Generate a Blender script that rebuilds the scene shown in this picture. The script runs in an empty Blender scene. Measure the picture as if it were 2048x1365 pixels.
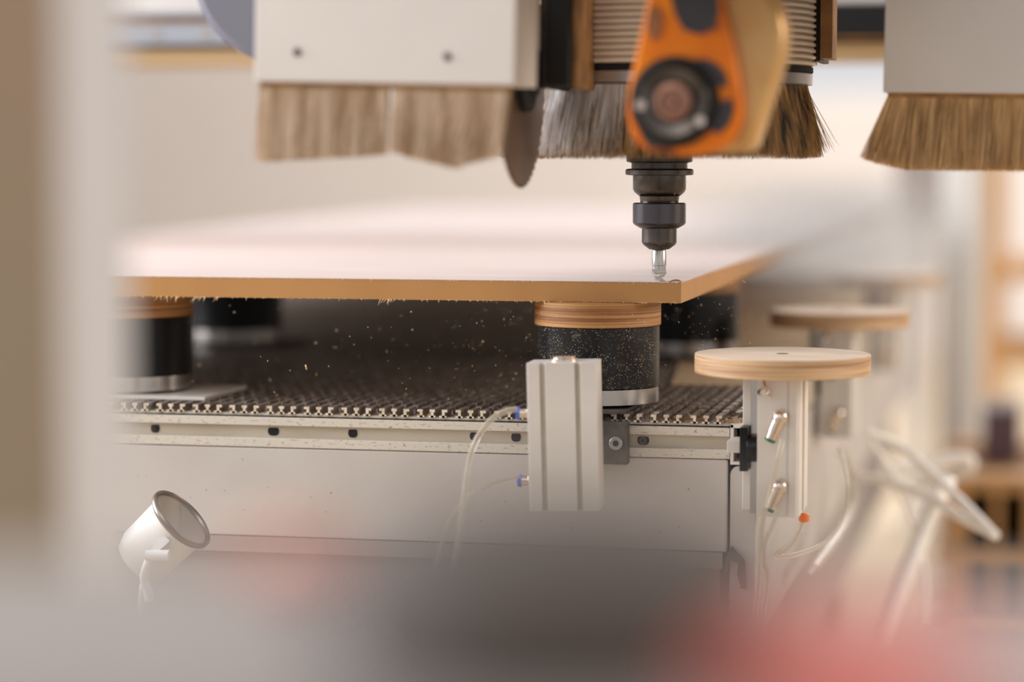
import bpy, bmesh, math, random
from mathutils import Vector, Matrix, Euler
random.seed(7)
R = math.radians
C = bpy.context.scene.collection
S = bpy.context.scene

# ---------------------------------------------------------------- camera
F = 5000.0                                   # focal length in pixels of the 2048 px frame
PITCH, YAW = math.atan(382.5 / F), math.atan(1076 / F)
CAM = Vector((0, 0, 1.10))
cam = bpy.data.cameras.new('camera')
cam.sensor_width = 36.0
cam.lens = F / 2048 * 36
cam.clip_start = 0.05
cam.clip_end = 200
cam.dof.use_dof = True
cam.dof.focus_distance = 2.34
cam.dof.aperture_fstop = 1.65
co = bpy.data.objects.new('camera', cam)
co.location = CAM
co.rotation_euler = (math.pi / 2 - PITCH, 0, YAW)
C.objects.link(co)
S.camera = co

# ---------------------------------------------------------------- world, light, exposure
S.view_settings.view_transform = 'Standard'
S.view_settings.look = 'None'
S.view_settings.gamma = 1
S.view_settings.exposure = 0.13
w = bpy.data.worlds.new('hall_daylight')
S.world = w
w.use_nodes = True
bg = w.node_tree.nodes['Background']
bg.inputs[0].default_value = (0.985, 0.98, 1.0, 1)
bg.inputs[1].default_value = 0.68


def area(name, loc, target, sx, sy, power, col):
    l = bpy.data.lights.new(name, 'AREA')
    l.shape = 'RECTANGLE'
    l.size, l.size_y = sx, sy
    l.energy = power
    l.color = col
    o = bpy.data.objects.new(name, l)
    o.location = loc
    o.rotation_euler = (Vector(target) - Vector(loc)).to_track_quat('-Z', 'Y').to_euler()
    C.objects.link(o)
    return o


area('window_light_left', (-4.6, 2.2, 2.4), (-0.5, 2.4, 0.95), 3.0, 2.0, 330, (0.90, 0.94, 1.0))
area('window_light_back', (0.6, 9.5, 3.4), (-0.6, 3.0, 0.9), 5.0, 2.2, 175, (1.0, 0.97, 0.95))
area('hall_lamp', (-1.2, 0.2, 3.0), (-0.5, 2.3, 0.85), 1.6, 1.6, 24, (1.0, 0.94, 0.88))
area('back_wall_fill', (0.9, 10.6, 4.6), (.0, 14.0, 0.2), 5.0, 1.2, 285, (1.0, 0.95, 0.91))  # unseen fill light, added to brighten the back wall
area('window_light_right', (4.2, 3.0, 2.3), (-0.3, 2.5, 0.9), 2.5, 1.6, 120, (1.0, 0.89, 0.78))

# ---------------------------------------------------------------- geometry of the view, used to measure places
_cz, _sz, _cp, _sp = math.cos(YAW), math.sin(YAW), math.cos(PITCH), math.sin(PITCH)
VR = Vector((_cz, _sz, 0))
VF = Vector((-_sz * _cp, _cz * _cp, -_sp))
VU = VR.cross(VF)


def P(x, y, d):
    return CAM + d * (VF + VR * ((x - 1024) / F) - VU * ((y - 682.5) / F))


# ---------------------------------------------------------------- materials
def lin(c):
    return tuple(((v / 255) / 12.92 if v / 255 <= 0.04045 else ((v / 255 + 0.055) / 1.055) ** 2.4) for v in c) + (1,)


MATS = {}


def mat(name, col, rough=0.5, metal=0.0, col2=None, scale=20.0, stretch=(1, 1, 1), lo=0.35, hi=0.65,
        bump=0.0, bscale=None, trans=0.0, emit=None, detail=6.0, spec=0.5, coat=0.0, alpha=1.0):
    m = bpy.data.materials.new(name)
    m.use_nodes = True
    nt = m.node_tree
    b = nt.nodes['Principled BSDF']
    b.inputs['Base Color'].default_value = lin(col)
    b.inputs['Roughness'].default_value = rough
    b.inputs['Metallic'].default_value = metal
    b.inputs['Specular IOR Level'].default_value = spec
    b.inputs['Transmission Weight'].default_value = trans
    b.inputs['Coat Weight'].default_value = coat
    b.inputs['Alpha'].default_value = alpha
    tc = nt.nodes.new('ShaderNodeTexCoord')
    mp = nt.nodes.new('ShaderNodeMapping')
    mp.inputs['Scale'].default_value = stretch
    nt.links.new(tc.outputs['Object'], mp.inputs['Vector'])
    if col2 is not None:
        n = nt.nodes.new('ShaderNodeTexNoise')
        n.inputs['Scale'].default_value = scale
        n.inputs['Detail'].default_value = detail
        nt.links.new(mp.outputs[0], n.inputs['Vector'])
        r = nt.nodes.new('ShaderNodeValToRGB')
        r.color_ramp.elements[0].position = lo
        r.color_ramp.elements[0].color = lin(col)
        r.color_ramp.elements[1].position = hi
        r.color_ramp.elements[1].color = lin(col2)
        nt.links.new(n.outputs['Fac'], r.inputs[0])
        nt.links.new(r.outputs[0], b.inputs['Base Color'])
    if bump:
        n2 = nt.nodes.new('ShaderNodeTexNoise')
        n2.inputs['Scale'].default_value = bscale or scale * 3
        n2.inputs['Detail'].default_value = 4
        nt.links.new(mp.outputs[0], n2.inputs['Vector'])
        bp = nt.nodes.new('ShaderNodeBump')
        bp.inputs['Strength'].default_value = bump
        bp.inputs['Distance'].default_value = 0.001
        nt.links.new(n2.outputs['Fac'], bp.inputs['Height'])
        nt.links.new(bp.outputs[0], b.inputs['Normal'])
    if emit:
        b.inputs['Emission Color'].default_value = lin(col)
        b.inputs['Emission Strength'].default_value = emit
    MATS[name] = m
    return m


def specks(m, col, scale, thresh, size=1.0):
    """small loose flecks of sawdust lying on a surface"""
    nt = m.node_tree
    b = nt.nodes['Principled BSDF']
    tc = nt.nodes.new('ShaderNodeTexCoord')
    v = nt.nodes.new('ShaderNodeTexVoronoi')
    v.inputs['Scale'].default_value = scale
    nt.links.new(tc.outputs['Object'], v.inputs['Vector'])
    n = nt.nodes.new('ShaderNodeTexNoise')
    n.inputs['Scale'].default_value = scale * 0.12
    nt.links.new(tc.outputs['Object'], n.inputs['Vector'])
    mu = nt.nodes.new('ShaderNodeMath')
    mu.operation = 'MULTIPLY'
    nt.links.new(n.outputs['Fac'], mu.inputs[0])
    mu.inputs[1].default_value = thresh
    lt = nt.nodes.new('ShaderNodeMath')
    lt.operation = 'LESS_THAN'
    nt.links.new(v.outputs['Distance'], lt.inputs[0])
    nt.links.new(mu.outputs[0], lt.inputs[1])
    mx = nt.nodes.new('ShaderNodeMix')
    mx.data_type = 'RGBA'
    nt.links.new(lt.outputs[0], mx.inputs['Factor'])
    old = b.inputs['Base Color']
    if old.is_linked:
        nt.links.new(old.links[0].from_socket, mx.inputs['A'])
    else:
        mx.inputs['A'].default_value = old.default_value
    mx.inputs['B'].default_value = lin(col)
    nt.links.new(mx.outputs['Result'], old)


M_paint = mat('painted_housing', (194, 187, 182), 0.45, col2=(186, 178, 172), scale=9, bump=0.05)
specks(M_paint, (130, 114, 96), 75, 0.115)
M_guard = mat('guard_paint', (216, 209, 204), 0.5, col2=(208, 201, 196), scale=6)
M_alu = mat('anodised_aluminium', (220, 213, 206), 0.38, 0.15, col2=(215, 208, 200), scale=60, stretch=(.2, 1, 1))
M_alu_dusty = mat('dusty_aluminium', (204, 196, 184), 0.5, 0.12, col2=(140, 124, 104), scale=260, stretch=(.8, 1, 1.5), lo=.56, hi=.72)
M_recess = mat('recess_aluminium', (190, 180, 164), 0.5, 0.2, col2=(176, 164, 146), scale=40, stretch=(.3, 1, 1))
M_grid = mat('grid_aluminium', (178, 166, 156), 0.34, 0.5, col2=(116, 102, 90), scale=70)
M_gridend = mat('grid_cut_ends', (222, 210, 194), 0.5, 0.1, col2=(190, 172, 146), scale=200)
M_gridbase = mat('grid_floor', (78, 66, 56), 0.75, 0.1, col2=(128, 98, 66), scale=60)
M_dust = mat('sawdust', (206, 180, 144), 0.9, col2=(172, 144, 110), scale=90, bump=0.5, bscale=500)
M_black = mat('black_rubber', (12, 12, 13), 0.3, spec=0.35)
specks(M_black, (190, 170, 146), 520, 0.34)
M_black_clean = mat('black_rubber_clean', (11, 11, 12), 0.35, spec=0.25)
M_ply = mat('plywood_edge', (190, 140, 82), 0.6, col2=(128, 78, 38), scale=9, stretch=(.5, .5, 46), lo=.34, hi=.62, bump=0.2)
M_ply_light = mat('plywood_edge_pale', (202, 166, 126), 0.6, col2=(148, 106, 70), scale=9, stretch=(1, 1, 36), lo=.42, hi=.68)
M_ply_top = mat('plywood_face', (224, 204, 182), 0.65, col2=(206, 178, 150), scale=12, stretch=(1, 6, 1))
M_core = mat('board_edge', (184, 136, 80), 0.62, col2=(172, 122, 68), scale=8, stretch=(1, 1, .4), lo=.3, hi=.7, bump=0.1)
M_face = mat('board_face', (216, 199, 193), 0.75, col2=(198, 178, 170), scale=16, stretch=(.35, 3.5, 1), lo=.3, hi=.75)
M_fibre = mat('wood_fibre', (232, 200, 156), 0.8)
M_steel = mat('turned_steel', (200, 196, 192), 0.22, 1.0, col2=(170, 164, 158), scale=4)
M_chrome = mat('nickel_fitting', (214, 198, 184), 0.2, 1.0)
M_darksteel = mat('dark_steel', (92, 86, 82), 0.28, 0.9, col2=(70, 64, 60), scale=40)
M_blued = mat('blued_steel', (84, 80, 82), 0.25, 0.9)
M_clamp = mat('dark_clamp', (70, 64, 60), 0.5, 0.3, col2=(92, 84, 76), scale=80)
M_hole = mat('dark_hole', (14, 13, 13), 0.8)
M_blue = mat('blue_ring', (52, 92, 190), 0.4)
M_green = mat('green_ring', (20, 100, 76), 0.4)
M_orange_ring = mat('orange_ring', (232, 110, 30), 0.4)
M_hose = mat('clear_hose', (216, 204, 184), 0.25, trans=0.5, spec=0.4, alpha=0.6)
M_hose_w = mat('milky_hose', (244, 238, 230), 0.35, trans=0.0, alpha=1.0)
M_bristle = mat('bristle_tan', (238, 198, 142), 0.5, col2=(178, 136, 86), scale=120, stretch=(1, 1, .03), lo=.35, hi=.65)
M_bristle_p = mat('bristle_pale', (236, 216, 192), 0.5, col2=(176, 142, 106), scale=70, stretch=(1, 1, .03), lo=.35, hi=.65)
M_bristle_lit = mat('bristle_side_lit', (250, 248, 248), 0.4, col2=(206, 196, 190), scale=120, stretch=(1, 1, .03))  # side light from the left put into the hair colour
M_bristle_r = mat('bristle_ring', (206, 158, 92), 0.45, col2=(46, 32, 20), scale=140, stretch=(1, 1, .03), lo=.35, hi=.65)
M_bellow = mat('bellows_rubber', (232, 218, 202), 0.38, col2=(220, 200, 180), scale=10)
M_band = mat('zinc_band', (190, 188, 190), 0.3, 0.85)
M_dark = mat('dark_casting', (40, 32, 26), 0.5, 0.2, col2=(74, 54, 36), scale=40, lo=.5, hi=.7)
M_brown = mat('brown_edge', (168, 122, 70), 0.5, 0.1, col2=(130, 90, 50), scale=40)
M_tan = mat('tan_casting', (210, 170, 112), 0.32, 0.35, col2=(186, 134, 70), scale=10)
M_blade = mat('saw_blade_steel', (128, 100, 78), 0.42, 0.8, col2=(104, 80, 62), scale=20)
M_rail = mat('linear_rail', (168, 172, 180), 0.35, 0.5)
M_duct = mat('grey_duct', (116, 116, 128), 0.5, 0.1)
M_beam = mat('gantry_paint', (210, 180, 132), 0.5)
M_glass = mat('lamp_glass', (220, 210, 200), 0.08, trans=0.7)
M_lampin = mat('lamp_reflector', (196, 176, 158), 0.35, 0.5)
M_white = mat('white_enamel', (214, 210, 207), 0.4)
M_floor = mat('hall_floor_concrete', (196, 176, 146), 0.6, col2=(180, 160, 132), scale=1.5)
M_wall = mat('hall_wall_plaster', (216, 209, 204), 0.8, col2=(210, 203, 197), scale=.6)
M_wood = mat('background_timber', (196, 148, 92), 0.6, col2=(170, 122, 72), scale=3, stretch=(1, 1, .2))
M_cab = mat('cabinet_white', (206, 202, 196), 0.5)
M_grey = mat('machine_grey', (158, 148, 142), 0.5)
M_dkpurple = mat('dark_crate', (84, 62, 66), 0.6)
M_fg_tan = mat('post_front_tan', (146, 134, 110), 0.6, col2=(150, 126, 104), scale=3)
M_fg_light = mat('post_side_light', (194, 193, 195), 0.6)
M_fg_grey = mat('cover_grey', (143, 135, 130), 0.6)
M_fg_dark = mat('dark_rubber_bulk', (76, 66, 60), 0.75)
M_red = mat('red_plastic', (212, 98, 82), 0.5)
M_pink = mat('faded_pink_plastic', (206, 128, 112), 0.5)
M_bluegrey = mat('bluegrey_plastic', (120, 140, 158), 0.5)

M_grease = mat('black_grease', (46, 40, 42), 0.3)
M_rust = mat('rusty_smear', (140, 84, 40), 0.6)
# orange paint with black grease around the hub
M_orange = mat('greasy_orange_paint', (236, 132, 0), 0.4, col2=(204, 96, 0), scale=18, spec=.3)
nt = M_orange.node_tree
bs = nt.nodes['Principled BSDF']
tc = nt.nodes.new('ShaderNodeTexCoord')
ns = nt.nodes.new('ShaderNodeTexNoise')
ns.inputs['Scale'].default_value = 22
ns.inputs['Detail'].default_value = 1
ns.inputs['Distortion'].default_value = .1
nt.links.new(tc.outputs['Object'], ns.inputs['Vector'])
rr = nt.nodes.new('ShaderNodeValToRGB')
rr.color_ramp.elements[0].position = .60
rr.color_ramp.elements[1].position = .72
nt.links.new(ns.outputs['Fac'], rr.inputs[0])
mx = nt.nodes.new('ShaderNodeMix')
mx.data_type = 'RGBA'
nt.links.new(rr.outputs[0], mx.inputs['Factor'])
nt.links.new(bs.inputs['Base Color'].links[0].from_socket, mx.inputs['A'])
mx.inputs['B'].default_value = lin((44, 36, 34))
nt.links.new(mx.outputs['Result'], bs.inputs['Base Color'])


# ---------------------------------------------------------------- mesh builder
class MB:
    def __init__(s):
        s.v, s.f = [], []

    def add(s, vs, fs):
        n = len(s.v)
        s.v += [tuple(v) for v in vs]
        s.f += [tuple(i + n for i in f) for f in fs]
        return s

    def box(s, x0, x1, y0, y1, z0, z1, M=None):
        vs = [Vector(p) for p in ((x0, y0, z0), (x1, y0, z0), (x1, y1, z0), (x0, y1, z0), (x0, y0, z1), (x1, y0, z1), (x1, y1, z1), (x0, y1, z1))]
        if M:
            vs = [M @ v for v in vs]
        return s.add(vs, [(0, 3, 2, 1), (4, 5, 6, 7), (0, 1, 5, 4), (1, 2, 6, 5), (2, 3, 7, 6), (3, 0, 4, 7)])

    def prism(s, poly, axis, a, b, M=None):
        """poly in the plane across the axis (x: y,z / y: x,z / z: x,y)"""
        def pt(p, t):
            return Vector((t, p[0], p[1])) if axis == 'x' else Vector((p[0], t, p[1])) if axis == 'y' else Vector((p[0], p[1], t))
        n = len(poly)
        vs = [pt(p, a) for p in poly] + [pt(p, b) for p in poly]
        if M:
            vs = [M @ v for v in vs]
        fs = [tuple(range(n)), tuple(range(2 * n - 1, n - 1, -1))]
        for i in range(n):
            j = (i + 1) % n
            fs.append((i, i + n, j + n, j))
        return s.add(vs, fs)

    def lathe(s, prof, n=48, M=None, caps=True):
        """prof: (radius, z) list"""
        vs, fs = [], []
        for r, z in prof:
            for k in range(n):
                a = 2 * math.pi * k / n
                vs.append(Vector((r * math.cos(a), r * math.sin(a), z)))
        for i in range(len(prof) - 1):
            for k in range(n):
                k2 = (k + 1) % n
                fs.append((i * n + k, i * n + k2, (i + 1) * n + k2, (i + 1) * n + k))
        if caps:
            fs.append(tuple(range(n)))
            fs.append(tuple((len(prof) - 1) * n + k for k in range(n)))
        if M:
            vs = [M @ v for v in vs]
        return s.add(vs, fs)

    def cyl(s, p0, p1, r0, r1=None, n=24):
        p0, p1 = Vector(p0), Vector(p1)
        d = p1 - p0
        M = Matrix.Translation(p0) @ d.to_track_quat('Z', 'Y').to_matrix().to_4x4()
        return s.lathe([(r0, 0), (r0 if r1 is None else r1, d.length)], n, M)

    def tube(s, pts, r, n=10, res=8):
        pts = [Vector(p) for p in pts]
        q = [pts[0] * 2 - pts[1]] + pts + [pts[-1] * 2 - pts[-2]]
        path = []
        for i in range(1, len(q) - 2):
            for k in range(res):
                t = k / res
                a, b, c, d = q[i - 1], q[i], q[i + 1], q[i + 2]
                path.append(0.5 * ((2 * b) + (c - a) * t + (2 * a - 5 * b + 4 * c - d) * t * t + (3 * b - a - 3 * c + d) * t ** 3))
        path.append(pts[-1])
        up = Vector((0.3, 0.9, 0.1)).normalized()
        vs, fs = [], []
        for i, p in enumerate(path):
            t = (path[min(i + 1, len(path) - 1)] - path[max(i - 1, 0)]).normalized()
            u = t.cross(up)
            if u.length < 1e-4:
                u = t.cross(Vector((0, 0, 1)))
            u.normalize()
            v = t.cross(u)
            up = -u.cross(t) if False else up
            for k in range(n):
                a = 2 * math.pi * k / n
                vs.append(p + r * (u * math.cos(a) + v * math.sin(a)))
        for i in range(len(path) - 1):
            for k in range(n):
                k2 = (k + 1) % n
                fs.append((i * n + k, i * n + k2, (i + 1) * n + k2, (i + 1) * n + k))
        fs.append(tuple(range(n)))
        fs.append(tuple((len(path) - 1) * n + k for k in range(n)))
        return s.add(vs, fs)

    def build(s, name, m, parent=None, origin=(0, 0, 0), bev=0.0, seg=2, smooth=30, M=None):
        o0 = Vector(origin)
        me = bpy.data.meshes.new(name)
        vs = [Vector(v) - o0 for v in s.v]
        if M:
            vs = [M @ v for v in vs]
        me.from_pydata([tuple(v) for v in vs], [], s.f)
        bm = bmesh.new()
        bm.from_mesh(me)
        bmesh.ops.recalc_face_normals(bm, faces=bm.faces)
        bm.to_mesh(me)
        bm.free()
        me.materials.append(m)
        if smooth:
            for p in me.polygons:
                p.use_smooth = True
            me.set_sharp_from_angle(angle=R(smooth))
        o = bpy.data.objects.new(name, me)
        C.objects.link(o)
        if parent:
            o.parent = parent
        else:
            o.location = o0
        if bev:
            b = o.modifiers.new('bevel', 'BEVEL')
            b.width = bev
            b.segments = seg
            b.limit_method = 'ANGLE'
            b.angle_limit = R(40)
            b.harden_normals = True
        return o


def tag(o, label=None, cat=None, group=None, kind=None):
    if label:
        o['label'] = label
    if cat:
        o['category'] = cat
    if group:
        o['group'] = group
    if kind:
        o['kind'] = kind
    return o


def thing(name, label, cat, loc=(0, 0, 0), rotz=0, group=None):
    o = bpy.data.objects.new(name, None)
    o.empty_display_size = .02
    o.location = loc
    o.rotation_euler = (0, 0, rotz)
    C.objects.link(o)
    return tag(o, label, cat, group)


def dup(o, label=None, parent=None, loc=None):
    c = o.copy()
    C.objects.link(c)
    if parent:
        c.parent = parent
    if label:
        c['label'] = label
    if loc is not None:
        c.location = loc
    for ch in list(o.children):
        dup(ch, None, c)
    return c


def struct(o):
    o['kind'] = 'structure'
    return o


# ================================================================ the setting
struct(MB().box(-9, 9, -3, 14.2, -.1, 0).build('floor', M_floor))
# the back wall, with a window opening
WY = 14.0
wl = MB()
wx0, wx1, wz0, wz1 = -2.2, -.75, 1.35, 3.2
wl.box(-9, wx0, WY, WY + .2, 0, 5).box(wx1, 9, WY, WY + .2, 0, 5).box(wx0, wx1, WY, WY + .2, 0, wz0).box(wx0, wx1, WY, WY + .2, wz1, 5)
struct(wl.build('wall_back', M_wall))
wf = MB()
for a, b in ((wx0, wx0 + .06), (wx1 - .06, wx1), ((wx0 + wx1) / 2 - .03, (wx0 + wx1) / 2 + .03)):
    wf.box(a, b, WY + .02, WY + .1, wz0, wz1)
wf.box(wx0, wx1, WY + .02, WY + .1, wz0, wz0 + .06).box(wx0, wx1, WY + .02, WY + .1, wz1 - .06, wz1)
struct(wf.build('window_1', M_white))
struct(MB().box(-9.2, -9, -3, 14.2, 0, 5).build('wall_left', M_wall))
struct(MB().box(9, 9.2, -3, 14.2, 0, 5).build('wall_right', M_wall))

# ================================================================ the machine table
YR = 2.288                      # front face of the rail
XR = -0.2865                    # right end of the front rail
XL = -1.95
YB = 5.0
TOP = 0.8545                    # upper face of the ribs
T = thing('machine_table', 'long cream router table with a finely slotted aluminium top under the board', 'machine table', (XR, YR, 0))
o0 = (XR, YR, 0)


def tpart(mb, name, m, **k):
    return mb.build(name, m, T, origin=o0, **k)


rail = MB()
rail.box(XL, XR, YR, YR + .03, .8355, .8435)                # upper lip
rail.box(XL, XR, YR + .004, YR + .03, .8445, .847)           # shadow step
rail.box(XL, XR, YR, YR + .03, .8145, .8232)                # lower lip
tpart(rail, 'front_rail', M_alu_dusty, bev=.0006)
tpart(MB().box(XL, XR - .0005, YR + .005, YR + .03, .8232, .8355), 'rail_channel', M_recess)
tpart(MB().box(XL, XR - .0018, YR + .0005, YB, .727, .8140), 'front_panel', M_paint, bev=.002)
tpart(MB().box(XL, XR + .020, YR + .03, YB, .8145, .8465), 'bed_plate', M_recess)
# the lower frame of the machine
tpart(MB().box(XL + .02, XR - .01, YR + .012, YB - .1, .45, .727), 'lower_beam', M_grey)
tpart(MB().box(XL + .1, XR - .1, YR + .25, YB - .2, 0, .45), 'machine_foot', M_grey)

# the T ribs with cross cuts
PER, ribs, ends = .0373, MB(), MB()
x = XR + .026
grp = 0
ribx = []
while x > XL:
    for k in (0, .0108, .0216):
        ribx.append((x - k, grp, k))
    x -= PER
    grp += 1
for rx, g, k in ribx:
    wdt = .0052
    off = {0: .0012, .0108: 0, .0216: -.0012}[k]
    y = YR + .001
    row = 0
    while y < YR + 1.0:
        L = .0275
        if rx > XR - .004 and y < YR + .03:
            y += .034
            continue
        ribs.box(rx - wdt / 2 + off, rx + wdt / 2 + off, y, y + L, TOP - .0024, TOP)
        ribs.box(rx - .0011, rx + .0011, y, y + L, .8465, TOP - .0024)
        y += .034
        row += 1
    ribs.box(rx - wdt / 2 + off, rx + wdt / 2 + off, y, YB, TOP - .0024, TOP)
    ribs.box(rx - .0011, rx + .0011, y, YB, .8465, TOP - .0024)
    if rx < XR - .004:
        ends.box(rx - wdt / 2 + off, rx + wdt / 2 + off, YR - .0002, YR + .001, TOP - .0024, TOP)
        ends.box(rx - .0013, rx + .0013, YR - .0002, YR + .001, .847, TOP - .0024)
        ends.box(rx - .004, rx + .003, YR - .0002, YR + .001, .847, .8488)
tag(tpart(ribs, 'slotted_top', M_grid, smooth=0), kind='stuff')
tag(tpart(ends, 'rib_ends', M_gridend, smooth=0), kind='stuff')
# sawdust lying in the grooves right of the board
du = MB()
for i in range(2600):
    yy = YR + .01 + 2.4 * random.random() ** 1.6
    xx = XR + .02 - (.46 * random.random() ** 1.5)
    if xx < -.37 and random.random() < .6:
        continue
    r = random.uniform(.0008, .0035)
    zz = .8465
    a = random.random() * 3.14
    M_ = Matrix.Translation((xx, yy, zz)) @ Euler((0, 0, a)).to_matrix().to_4x4()
    du.add([M_ @ Vector(v) for v in ((-r * 2, -r, 0), (r * 2, -r, 0), (r * 2, r, 0), (-r * 2, r, 0), (0, 0, r * 1.4))], [(0, 1, 4), (1, 2, 4), (2, 3, 4), (3, 0, 4), (0, 3, 2, 1)])
for i in range(9):
    ya = YR + .30 + i * .26
    xl = XR - .10 - .035 * i
    hgt_ = .0005 + .0012 * min(i, 3)
    du.prism([(xl, ya), (XR + .009, ya), (XR + .009, ya + .27), (xl - .03, ya + .27)], 'z', .8470, TOP + hgt_)
tag(du.build('sawdust_bed', M_dust, smooth=0), 'brown sawdust lying between the ribs at the right of the slotted table', 'sawdust', kind='stuff')

# holes of the T-slot
for px in (307, 544, 703, 949, 1030, 1285):
    q = P(px, 858 + (px - 307) * .0235, 2.4)
    k = (YR - CAM.y) / (q.y - CAM.y)
    hx = CAM.x + (q.x - CAM.x) * k
    z = .8297
    wd = .0056 if px in (544, 949, 1285) else .0046
    pts = []
    for j in range(16):
        a = 2 * math.pi * j / 16
        pts.append((hx + wd * math.copysign(abs(math.cos(a)) ** .6, math.cos(a)), z + .0044 * max(-1, min(.75, math.sin(a)))))
    h = tpart(MB().prism(pts, 'y', YR + .0044, YR + .0056), 'slot_hole', M_hole)
    if px == 1285:
        s_ = MB()
        s_.cyl((hx, YR + .001, z), (hx, YR + .006, z), .0036, n=20)
        sc_ = tpart(s_, 'slot_screw', M_darksteel, bev=.0004)
        tpart(MB().cyl((hx, YR + .0004, z), (hx, YR + .0012, z), .0018, n=6), 'screw_socket', M_hole)

# right end: side T-slot channel, seen end on
XS = XR + .026
def chan(y0, y1):
    m = MB()
    z0, z1 = .8145, .8530
    xa = XR + .0005
    m.box(xa, xa + .003, y0, y1, z0 - .002, .847)
    m.box(xa, XS, y0, y1, .8435, .8475)
    m.box(XS - .003, XS, y0, y1, .8395, .8475)
    m.box(XS - .003, XS, y0, y1, .8125, .8265)
    m.box(xa, XS - .004, y0, y1, .8095, .8125)
    m.box(XS - .007, XS - .003, y0, y1, .8095, .8175)
    return m
tpart(chan(YR, YR + .35), 'side_rail', M_alu, bev=.0004)
tpart(MB().box(XR + .0035, XS - .003, YR + .03, YR + .35, .8128, .8432), 'rail_core', M_hole)
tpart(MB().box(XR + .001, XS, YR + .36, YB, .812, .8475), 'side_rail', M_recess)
# rounded side skirt
pts = [(XR + .0005, .64), (XR + .0005, .800)]
for j in range(7):
    a = math.pi - j / 6 * math.pi / 2
    pts.append((XR + .0085 + .008 * math.cos(a), .800 + .008 * math.sin(a)))
pts += [(XS - .002, .808), (XS - .002, .64)]
tpart(MB().prism(pts, 'y', YR + .002, YB), 'side_skirt', M_paint, bev=.0005)
tpart(MB().box(XR - .0022, XR + .0004, YR + .006, YR + .4, .70, .811), 'panel_gap', M_hole)
# dark hook bracket below the corner
hk = MB()
hp = [P(1461, 1096, 2.31), P(1488, 1124, 2.31), P(1490, 1180, 2.31), P(1480, 1180, 2.31), P(1473, 1150, 2.31), P(1476, 1128, 2.31), P(1458, 1122, 2.31), P(1452, 1150, 2.31), P(1446, 1150, 2.31), P(1452, 1112, 2.31)]
hk.prism([(p.x, p.z) for p in hp], 'y', YR - .003, YR + .004)
tpart(hk, 'hook_bracket', M_clamp)
tpart(MB().box(XL, XR - .006, YR - .001, YR + .012, .712, .727), 'lower_flange', M_grey)

# ================================================================ the board
PZ0, PZ1, PY, PX = .9572, .9770, 2.3084, -.3355
PL, PB = -1.33, 5.2
Tb = thing('wooden_board', 'large flat wooden board with golden cut edge being milled by the router', 'board', (PX, PY, PZ0))
ob = (PX, PY, PZ0)
MB().box(PL, PX, PY, PB, PZ0, PZ1 - .0007).build('core', M_core, Tb, ob, bev=.0003)
MB().box(PL, PX + .0002, PY - .0002, PB, PZ1 - .0006, PZ1).build('face_veneer', M_face, Tb, ob)
fr = MB()
def splinter(p, d, L, wd):
    d = Vector(d).normalized()
    u = d.cross(Vector((0, 1, .2))).normalized() * wd
    v = Vector((0, 1, 0)) * wd * .6
    p = Vector(p)
    fr.add([p - u, p + u, p + v, p + d * L], [(0, 1, 3), (1, 2, 3), (2, 0, 3), (0, 2, 1)])
for i in range(620):
    xx = random.uniform(-1.05, PX)
    if random.random() < .45 or random.random() < .3:
        splinter((xx, PY - .0001, PZ1 - .0003), (random.uniform(-1, 1), -.35, random.uniform(-.6, .35)), random.uniform(.0008, .0032), .00022)
    else:
        splinter((xx, PY - .0001, PZ0 + .0004), (random.uniform(-1, 1), -.3, random.uniform(-.9, .4)), random.uniform(.001, .0038), .00024)
for cxp, n in ((.62, 9), (.80, 12), (.84, 10), (.46, 6)):
    for i in range(n):
        xx = -cxp + random.uniform(-.012, .012)
        splinter((xx, PY - .0001, PZ0 + .0004), (random.uniform(-1, .6), -.3, random.uniform(-1.2, -.2)), random.uniform(.003, .008), .0004)
tag(fr.build('torn_fibres', M_fibre, Tb, ob, smooth=0), kind='stuff')
# a curled shaving at the corner
sh = MB()
q = P(1352, 562, 2.32)
sh.tube([(q.x - .006, q.y, PZ1 + .0008), (q.x - .002, q.y, PZ1 + .0022), (q.x + .002, q.y, PZ1 + .0022), (q.x + .0045, q.y + .002, PZ1 + .0008)], .0008, n=8)
tag(sh.build('wood_shaving', M_brown, origin=(q.x, q.y, PZ1)), 'tiny curled wood shaving on the front right corner of the board', 'shaving')

# ================================================================ suction cups
def make_cup(name, label, loc, clean=False):
    t = thing(name, label, 'suction cup', loc, group='suction cups under the board')
    z0 = TOP
    def Z(z):
        return z - z0
    MB().lathe([(.0590, Z(.9335)), (.0605, Z(.9340)), (.0605, Z(.9565)), (.0595, Z(.9570))], 64).build('plywood_cap', M_ply, t)
    MB().lathe([(.0585, Z(.8755)), (.0592, Z(.8765)), (.0592, Z(.9330)), (.0585, Z(.9335))], 64).build('rubber_body', M_black_clean if clean else M_black, t)
    MB().lathe([(.0570, Z(.8600)), (.0588, Z(.8608)), (.0588, Z(.8750)), (.0575, Z(.8755))], 64).build('steel_ring', M_steel, t)
    MB().lathe([(.0340, Z(.8580)), (.0340, Z(.8600))], 40).build('neck', M_darksteel, t)
    return t

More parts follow.
